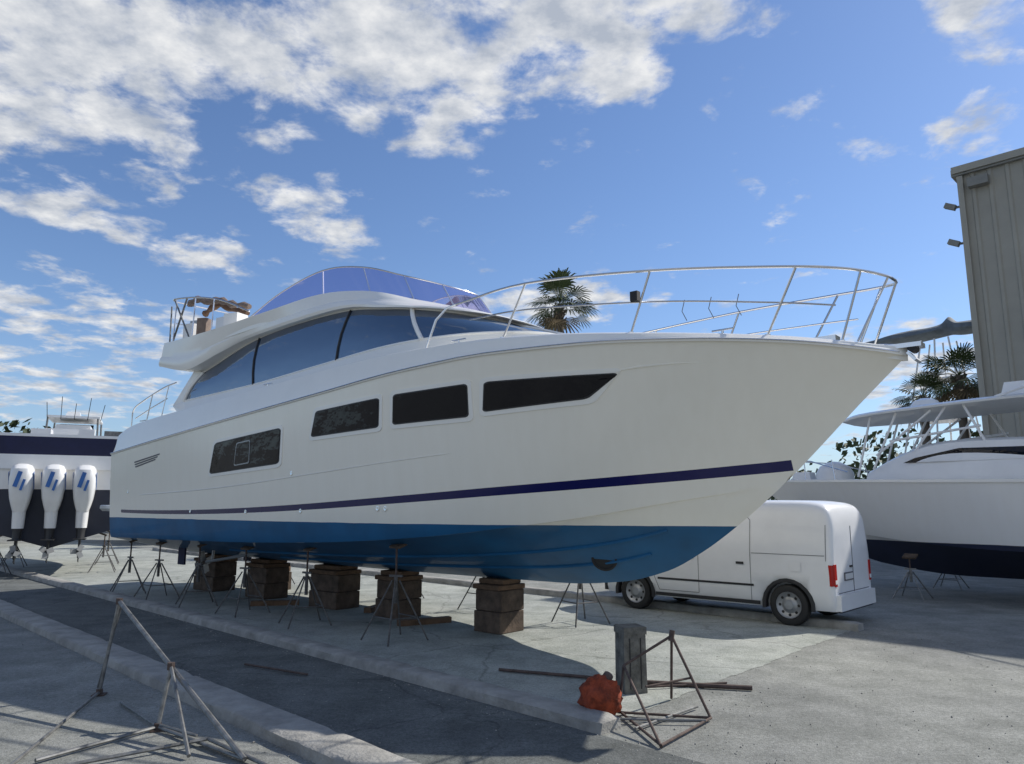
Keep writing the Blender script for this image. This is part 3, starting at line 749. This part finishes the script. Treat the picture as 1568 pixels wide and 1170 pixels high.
for k in range(5): mb.tube([(2.9+.02*k,-.8+.37*k,4.6),(2.7,-.9+.4*k,5.1+.2*(k%2))],.010,'black',5)
mb.build('console_and_top',lb)
def outboard(y,i):
    mb=MB()
    rows=[]
    for z,x0,x1,w in((1.75,-.55,-.12,.15),(1.92,-.62,-.10,.20),(2.1,-.72,-.08,.24),(2.35,-.80,-.06,.27),(2.65,-.84,-.07,.28),(2.88,-.80,-.10,.26),(2.98,-.70,-.18,.2),(3.02,-.55,-.3,.1)):
        cx=(x0+x1)/2; hx=(x1-x0)/2
        rows.append([(cx+hx*math.copysign(abs(math.cos(a))**.6,math.cos(a)),y+w*math.copysign(abs(math.sin(a))**.6,math.sin(a)),z) for a in [2*math.pi*k/24 for k in range(24)]])
    mb.grid(rows,'white',True); mb.add(rows[-1],[tuple(range(24))],'white')
    for mm,RR in(('white',((1.80,-.56,-.13,.16),(1.5,-.5,-.14,.15),(1.30,-.48,-.16,.14))),('plastic',((1.31,-.47,-.17,.13),(1.2,-.46,-.18,.11),(1.0,-.50,-.16,.10)))):
        rows=[]
        for z,x0,x1,w in RR:
            cx=(x0+x1)/2; hx=(x1-x0)/2
            rows.append([(cx+hx*math.cos(a),y+w*math.sin(a),z) for a in [2*math.pi*k/16 for k in range(16)]])
        mb.grid(rows,mm,True)
    mb.box((-.45,y,1.0),(.6,.3,.03),'plastic')
    mb.box((-.32,y,.75),(.26,.05,.5),'plastic'); mb.tube([(-.02,y,.68),(-.15,y,.68),(-.5,y,.68),(-.62,y,.68)],[.02,.07,.07,.04],'plastic',12)
    mb.box((-.32,y,.5),(.2,.02,.22),'plastic',ry=.3)
    for k in range(3):
        a=R(120*k+i*40); mb.box((-.62,y+.1*math.cos(a),.68+.1*math.sin(a)),(.02,.13,.17),'rim',rx=a-R(90),rz=.5)
    mb.box((-.15,y,2.0),(.3,.22,.5),'plastic')
    for s in(-1,1): 
        for k in range(3): mb.box((-.40-.1*k,y+s*.283,2.45+.12*k),(.10,.010,.22),'blue',ry=-.5)
    mb.box((-.845,y+.05,2.6),(.012,.1,.42),'blue',rx=.25); mb.box((-.835,y-.07,2.45),(.012,.06,.3),'blue',rx=.25)
    mb.build('outboard_engine_%d'%i,lb)
for i,y in enumerate((-.74,0,.74)): outboard(y,i)
for x,s in((.8,1),(.8,-1),(4,1),(4,-1)):
    c=LR; lx,ly=x,s*1.3; stand((LC[0]+lx*math.cos(c)-ly*math.sin(c),LC[1]+lx*math.sin(c)+ly*math.cos(c),0),1.1,c,(0,-s))
for i,(x,y,rz,sc) in enumerate(((-24,34,2.2,1.1),(-16,38,2.4,1.0),(-3.5,36,2.3,.95),(8.5,34,2.3,1.0))):
    fb=empty('moored_cruiser',(x,y,0),rz); gen_hull('hull',fb,9.5,1.6,.5,1.05,2.1,2.6,'hull2')
    mb=MB(); mb.box((4.2,0,2.6),(3.6,2.4,1.0),'white',taper=.8); mb.box((4.2,0,2.75),(3.2,2.3,.35),'glass',taper=.9); mb.box((3.8,0,3.7),(2.8,2.1,.08),'white')
    for a in(2.6,5.1):
        for s in(-1,1): mb.tube([(a,s*.9,2.9),(a+.1,s*.85,3.7)],.03,'galv',6)
    mb.build('cabin',fb); fb.scale=(sc,sc,sc)
    for a in(2,6):
        c,s_=math.cos(rz),math.sin(rz)
        mb=MB(); mb.box((0,0,.24),(.5,.9,.48),'block'); mb.build('keel_block',None,(x+a*c*sc,y+a*s_*sc,0),rz,smooth=False)

# ================================================================= WAREHOUSE
C0=Vector((14.15,22.05,0)); dA=Vector((.7071,-.7071,0)); dB=Vector((.7071,.7071,0)); H=12.35
wh=empty('metal_warehouse',C0,0)
def ribbed(p0,d,L,nrm,h0,h1,mb):
    prof=[]; x=0
    while x<L:
        prof+= [(x,0),(x+.30,0),(x+.34,.045),(x+.42,.045),(x+.46,0)]; x+=.46
    prof.append((L,0))
    r0=[];r1=[]
    for a,o in prof:
        p=p0+d*a+nrm*o; r0.append((p.x,p.y,h0)); r1.append((p.x,p.y,h1))
    mb.grid([r0,r1],'wall')
mb=MB()
z0=Vector((0,0,0))
ribbed(z0,dA,16,-dB,0,H,mb); ribbed(z0,dB,16,-dA,0,H,mb)
ribbed(z0+dA*16,dB,16,dA,0,H,mb)
a=z0;b=dA*16;c=b+dB*16;d=dB*16
mb.add([(p.x,p.y,H-.02) for p in(a,b,c,d)],[(0,1,2,3)],'wall'); 
mb.add([(d.x,d.y,0),(c.x,c.y,0),(c.x,c.y,H),(d.x,d.y,H)],[(0,1,2,3)],'wall')
mb.build('walls',wh,smooth=False)
mb=MB()
def along(p,q,w,h,z,m='trim'):
    v=q-p; c=(p+q)/2; mb.box((c.x,c.y,z),(v.length,w,h),m,math.atan2(v.y,v.x))
along(-dA*.15-dB*.12,dA*16-dB*.12,.18,.22,H,'wall'); along(-dA*.12+dB*.0,dB*16-dA*.12,.18,.22,H-.003,'wall')
along(-dA*.15-dB*.10,dA*16-dB*.10,.10,.06,H-.15); 
mb.box((-.0,-.06,H/2),(.16,.16,H-.4),'wall',R(45))
q=-dB*.16+dA*.55; mb.box((q.x,q.y,H-.55),(.55,.3,.28),'trim',R(-45)); 
for z in(H-1.1,H-2.3):
    q=-dA*.30-dB*.05; mb.box((q.x,q.y,z),(.32,.18,.16),'trim',R(-45),ry=.5); q=-dA*.10; mb.box((q.x,q.y,z-.05),(.26,.06,.06),'trim',R(-45))
q=dA*7-dB*.07; mb.box((q.x,q.y,2.6),(5,.06,5.2),'trim',R(-45))
for k in range(25):
    q=dA*7-dB*.11; mb.box((q.x,q.y,.2+k*.2),(4.8,.03,.14),'wall',R(-45))
mb.build('trim_lights_door',wh,smooth=False)

# ================================================================= PALMS
def palm(loc,h,cr_,seed,n=46,lean=(0,0)):
    rs=random.Random(seed); root=empty('palm_tree',loc)
    mb=MB(); pts=[];rad=[]
    for k in range(15):
        t=k/14; pts.append((lean[0]*t*t,lean[1]*t*t,h*t)); rad.append(.2-.05*t+.012*(k%2))
    mb.tube(pts,rad,'trunk',12)
    for k in range(40):
        a=rs.uniform(0,6.28); z=h-.1-rs.random()*1.0; mb.tube([(lean[0]+.14*math.cos(a),lean[1]+.14*math.sin(a),z),(lean[0]+.3*math.cos(a),lean[1]+.3*math.sin(a),z+.22)],.035,'trunk',5)
    mb.build('trunk',root)
    mb=MB(); top=Vector((lean[0],lean[1],h))
    for i in range(n):
        a=rs.uniform(0,6.283); el=R(rs.choice((rs.uniform(-50,-10),rs.uniform(-10,40),rs.uniform(25,88))))
        dead=el<R(-35)
        d=Vector((math.cos(a)*math.cos(el),math.sin(a)*math.cos(el),math.sin(el)))
        pl_=cr_*rs.uniform(.40,.62); tip=top+d*pl_+Vector((0,0,-.08*pl_))
        m='deadfrond' if dead else 'frond'
        mb.tube([top,top+d*pl_*.5+Vector((0,0,.03)),tip],.012,m,4)
        side=d.cross(Vector((0,0,1))); side=side.normalized() if side.length>.05 else Vector((1,0,0)); upv=side.cross(d).normalized()
        side=(side*math.cos(rs.uniform(-.6,.6))+upv*rs.uniform(-.5,.5)).normalized(); nrm=side.cross(d).normalized()
        fl=cr_*rs.uniform(.42,.64); nb=15
        for k in range(nb):
            an=R(-95+190*k/(nb-1)); bd=(d*math.cos(an)+side*math.sin(an)).normalized(); L=fl*(.75+.25*math.cos(an))*rs.uniform(.85,1.05)
            w=bd.cross(nrm).normalized()*L*.042
            p1=tip+bd*L*.55+nrm*.02; p2=tip+bd*L*.85+Vector((0,0,-.08*L)); p3=tip+bd*L+Vector((0,0,-.20*L))
            mb.add([tip,p1+w,p1-w,p2+w*.7,p2-w*.7,p3],[(0,1,2),(1,3,4,2),(3,5,4)],m)
    mb.build('fronds',root,smooth=False)
palm((2.28,34,0),11.3,1.85,21,46)
palm((18.75,30.6,0),7.3,1.6,4,50)
palm((17.9,31.9,0),6.6,1.3,9,36)
palm((-5.6,40.5,0),12.4,1.3,5,30)

# ================================================================= TREE LINE
mb=MB(); rs=random.Random(11)
for i in range(150):
    t=i/149; a=R(-62+124*t); D=rs.uniform(55,72); cx,cy=D*math.sin(a),D*math.cos(a)
    big=1.6 if (a<R(-24) or a>R(24)) else 1.0
    hh=rs.uniform(2.2,4.6)*big; rx_=rs.uniform(2,3.4)
    for k in range(130):
        u=rs.gauss(0,.5);v=rs.gauss(0,.5); z=hh*abs(rs.random())**.7; q=math.sqrt(max(.05,1-(z/hh)**2))
        p=Vector((cx+u*rx_*q*1.3,cy+v*rx_*q,z+.2)); s=rs.uniform(.15,.40)
        n=Vector((rs.gauss(0,1),rs.gauss(0,1),rs.gauss(0,1)+.4)).normalized(); t1=n.orthogonal().normalized()*s; t2=n.cross(t1)
        mb.add([p+t1,p+t2*.6,p-t1,p-t2*.6],[(0,1,2,3)],'leaf')
mb.build('tree_line',smooth=False)

# ================================================================= FOREGROUND OBJECTS
mb=MB()
A=(-4.05,7.9,.93)
def gtube(p,q,r=.022,m='galv'): mb.tube([p,q],r,m,8)
gtube(A,(-4.20,7.95,.02),.018); gtube(A,(-2.0,5.92,.03),.022); gtube((-4.0,7.85,.90),(-4.35,8.2,.02),.014)
gtube((-3.02,6.88,.50),(-3.04,6.75,.02),.020); gtube((-3.02,6.88,.50),(-2.45,6.0,.03),.016)
gtube((-4.20,7.95,.03),(-3.65,5.75,.03),.014); gtube((-3.04,6.75,.03),(-3.55,5.9,.03),.016); gtube((-3.04,6.75,.03),(-2.0,5.92,.03),.015)
gtube((-3.04,6.75,.05),(-2.6,6.5,.03),.013); gtube((-3.8,7.6,.02),(-3.04,6.75,.03),.012); gtube((-3.3,5.75,.03),(-2.45,6.35,.05),.015); gtube((-2.45,6.35,.05),(-1.8,5.8,.03),.015)
for p in(A,(-3.02,6.88,.50),(-3.04,6.75,.03),(-4.2,7.95,.03)): mb.lathe((p[0],p[1],p[2]-.03),(0,0,1),[(0,0),(0,.032),(.06,.032),(.06,0)],'rust',10)
mb.box((-3.04,6.75,.008),(.12,.12,.012),'rust',.4); mb.box((-4.2,7.95,.008),(.12,.12,.012),'rust',.2)
mb.build('steel_trestle')
mb=MB(); mb.box((0,0,.33),(.25,.25,.66),'postgrey',taper=.96); mb.box((.0,.0,.62),(.26,.25,.07),'postgrey',.05)
for k in(-1,1): mb.box((k*.06,-.127,.3),(.012,.004,.5),'black')
o=mb.build('weathered_bollard_post',None,(1.24,8.1,0),.25,smooth=False); bv=o.modifiers.new('b','BEVEL'); bv.width=.015; bv.segments=2
mb=MB(); A=(1.52,7.35,.68)
for q in((1.78,7.02,.02),(1.18,6.25,.02),(1.58,7.75,.02),(.98,7.2,.02)): gtube(A if q[0]>1.2 else (1.05,7.3,.42),q,.013,'rust')
gtube(A,(1.05,7.3,.42),.013,'rust'); gtube((1.65,7.2,.33),(1.2,7.0,.30),.010,'rust'); gtube((1.78,7.02,.03),(1.18,6.25,.03),.012,'rust'); gtube((1.0,7.2,.03),(1.18,6.25,.03),.012,'rust'); gtube((1.0,7.2,.03),(1.78,7.02,.03),.012,'rust')
gtube((1.05,6.7,.03),(1.75,7.4,.03),.012,'galv'); gtube((.95,6.95,.04),(1.7,6.9,.04),.012,'galv')
mb.lathe(A,(.2,.1,1),[(-.05,.0),(-.05,.026),(.05,.026),(.05,0)],'rust',10)
mb.build('rusty_jack_stand')
mb=MB(); rows=[]
for i in range(17):
    th=math.pi*i/16; rows.append([])
    for k in range(28):
        ph=2*math.pi*k/28; p=Vector((math.sin(th)*math.cos(ph),math.sin(th)*math.sin(ph),math.cos(th)))
        r=1+.22*mnoise.noise(p*2.3)+.20*mnoise.noise(p*5)+.08*mnoise.noise(p*11); rows[-1].append((p.x*.19*r,p.y*.17*r,max(.0,.17+p.z*.19*r)))
mb.grid(rows,'orange',True)
mb.lathe((.05,0,.33),(.5,-.3,.9),[(-.02,.05),(.05,.045),(.06,.03),(.06,0)],'rust',12)
mb.build('orange_float',None,(.82,7.15,0),.3,ang=80)
for a,b,r in(((-.15,9.0,.03),(1.0,8.55,.03),.018),((1.4,8.38,.03),(2.5,8.12,.03),.025),((1.35,8.15,.03),(2.3,8.35,.03),.012),((-3.2,9.3,.03),(-2.3,8.75,.03),.013)):
    mb=MB(); mb.tube([a,b],r,'rust',8); mb.build('steel_pipe')
for p,rz in((YW(-1.3,-.3),.5),(YW(-3.2,.3),1.3),(YW(-5.2,-.6),.2)):
    mb=MB(); mb.box((0,0,.05),(.9,.14,.09),'blockw'); mb.build('loose_timber',None,p,rz,smooth=False)

# ================================================================= SKY & LIGHT
sd=Vector((.9,.43,0)).normalized(); el=R(40)
sv=Vector((sd.x*math.cos(el),sd.y*math.cos(el),math.sin(el)))
ld=bpy.data.lights.new('sun','SUN'); ld.energy=5.0; ld.angle=R(.5); ld.color=(1,.95,.87)
sun=bpy.data.objects.new('sun',ld); scene.collection.objects.link(sun); sun.rotation_euler=sv.to_track_quat('Z','Y').to_euler(); sun.location=(20,10,30)
w=bpy.data.worlds.new('World'); scene.world=w; w.use_nodes=True; nt=w.node_tree; L=nt.links
try: w.cycles.sampling_method='MANUAL'; w.cycles.sample_map_resolution=512
except Exception: pass
bg=nt.nodes['Background']; bg.inputs['Strength'].default_value=.12
sky=nt.nodes.new('ShaderNodeTexSky'); sky.sky_type='NISHITA'; sky.sun_disc=False; sky.sun_elevation=el; sky.sun_rotation=math.atan2(sd.x,sd.y)
sky.air_density=1.0; sky.dust_density=.3; sky.ozone_density=3.0
tc=nt.nodes.new('ShaderNodeTexCoord'); sp=nt.nodes.new('ShaderNodeSeparateXYZ'); L.new(tc.outputs['Generated'],sp.inputs[0])
def ma(op,a,b=None,c=None,clamp=False):
    n=nt.nodes.new('ShaderNodeMath'); n.operation=op; n.use_clamp=clamp
    for i,v in enumerate((a,b,c)):
        if v is None: continue
        if isinstance(v,(int,float)): n.inputs[i].default_value=v
        else: L.new(v,n.inputs[i])
    return n.outputs[0]
X,Y,Z=sp.outputs
az=ma('MULTIPLY',ma('ARCTAN2',X,Y),57.2958); elv=ma('MULTIPLY',ma('ARCSINE',Z),57.2958)
cv=nt.nodes.new('ShaderNodeCombineXYZ'); L.new(az,cv.inputs[0]); L.new(elv,cv.inputs[1])
zz=ma('ADD',ma('MAXIMUM',Z,0),.13)
pv=nt.nodes.new('ShaderNodeCombineXYZ'); L.new(ma('DIVIDE',X,zz),pv.inputs[0]); L.new(ma('DIVIDE',Y,zz),pv.inputs[1])
def noise(s,d,r,off=(0,0,0),dist=0):
    mp=nt.nodes.new('ShaderNodeMapping'); mp.inputs['Location'].default_value=off; L.new(pv.outputs[0],mp.inputs[0])
    n=nt.nodes.new('ShaderNodeTexNoise'); n.inputs['Scale'].default_value=s; n.inputs['Detail'].default_value=d; n.inputs['Roughness'].default_value=r; n.inputs['Distortion'].default_value=dist; L.new(mp.outputs[0],n.inputs['Vector']); return n.outputs['Fac']
n1=noise(6.0,8,.6,(1.7,.4,0),.15)
lobes=[(-37,31,16,12,-8,1.25),(-31,26.5,10,5,-15,1.0),(-22,31.5,10,6,-10,.95),(-9,33.5,14,7,-4,1.25),(5,35,14,6,4,1.25),(16,37,11,5,6,1.15),(-8,29,9,3,-6,.75),
(-15,20.8,6,2.6,-25,.9),(-13.5,20,3,1.8,-10,.6),(-18,25.5,5,1.4,-18,.6),(-30,19,14,2.0,-10,.85),(-32,12.5,18,3.2,-7,.8),(-34,8,16,3,0,.7),(4,15.5,9,2.4,5,.9),(8,16.3,3,2,0,.7),(28,9,8,4,0,.85),(38,34,7,7,30,1.2),(27,24.5,4,1.8,-15,.6),(18,24,1.6,6,20,.35),(0,6,40,4,0,.6),(34,23,4,4,0,.65)]
acc=None
for a,e,ra,re,tl,wt_ in lobes:
    mp=nt.nodes.new('ShaderNodeMapping'); mp.vector_type='TEXTURE'; mp.inputs['Location'].default_value=(a,e,0); mp.inputs['Rotation'].default_value=(0,0,R(tl)); mp.inputs['Scale'].default_value=(ra,re,1)
    L.new(cv.outputs[0],mp.inputs[0]); g=nt.nodes.new('ShaderNodeTexGradient'); g.gradient_type='SPHERICAL'; L.new(mp.outputs[0],g.inputs[0])
    v=ma('MULTIPLY',ma('POWER',g.outputs['Fac'],.5),wt_); acc=v if acc is None else ma('MAXIMUM',acc,v)
back_fill=ma('MULTIPLY',ma('MULTIPLY',Y,-2,clamp=True),.72)  # unseen cloud cover added behind the camera to raise fill on the hull
acc=ma('MAXIMUM',acc,back_fill)
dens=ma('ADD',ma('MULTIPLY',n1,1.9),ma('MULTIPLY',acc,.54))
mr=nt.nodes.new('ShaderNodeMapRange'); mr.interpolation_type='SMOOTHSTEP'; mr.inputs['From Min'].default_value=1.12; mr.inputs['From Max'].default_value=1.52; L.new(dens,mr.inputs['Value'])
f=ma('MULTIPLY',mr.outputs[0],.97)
n2=noise(9,5,.6,(1.66,.46,0))
cm=nt.nodes.new('ShaderNodeMix'); cm.data_type='RGBA'; L.new(ma('MULTIPLY_ADD',n2,3.2,-1.1,clamp=True),cm.inputs[0]); cm.inputs[6].default_value=(3.7,4.1,4.8,1); cm.inputs[7].default_value=(7.2,7.25,7.3,1)
tint=nt.nodes.new('ShaderNodeMix'); tint.data_type='RGBA'; tint.blend_type='MULTIPLY'; tint.inputs[0].default_value=1; L.new(sky.outputs[0],tint.inputs[6]); tint.inputs[7].default_value=(.92,1.0,1.15,1)
hz=nt.nodes.new('ShaderNodeMix'); hz.data_type='RGBA'; L.new(ma('MULTIPLY',ma('POWER',2.718,ma('MULTIPLY',ma('MAXIMUM',Z,0),-12)),.75),hz.inputs[0]); L.new(tint.outputs[2],hz.inputs[6]); hz.inputs[7].default_value=(2.9,4.1,5.5,1)
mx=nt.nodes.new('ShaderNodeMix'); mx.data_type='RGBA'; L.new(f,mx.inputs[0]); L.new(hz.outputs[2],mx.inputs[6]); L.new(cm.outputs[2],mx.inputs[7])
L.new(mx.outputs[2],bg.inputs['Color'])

cd=bpy.data.cameras.new('camera'); cam=bpy.data.objects.new('camera',cd); scene.collection.objects.link(cam); scene.camera=cam
cd.sensor_width=36; cd.lens=36*1133/1568; cd.clip_end=4000; cam.location=(0,0,1.9); cam.rotation_euler=(R(99.5),0,0)
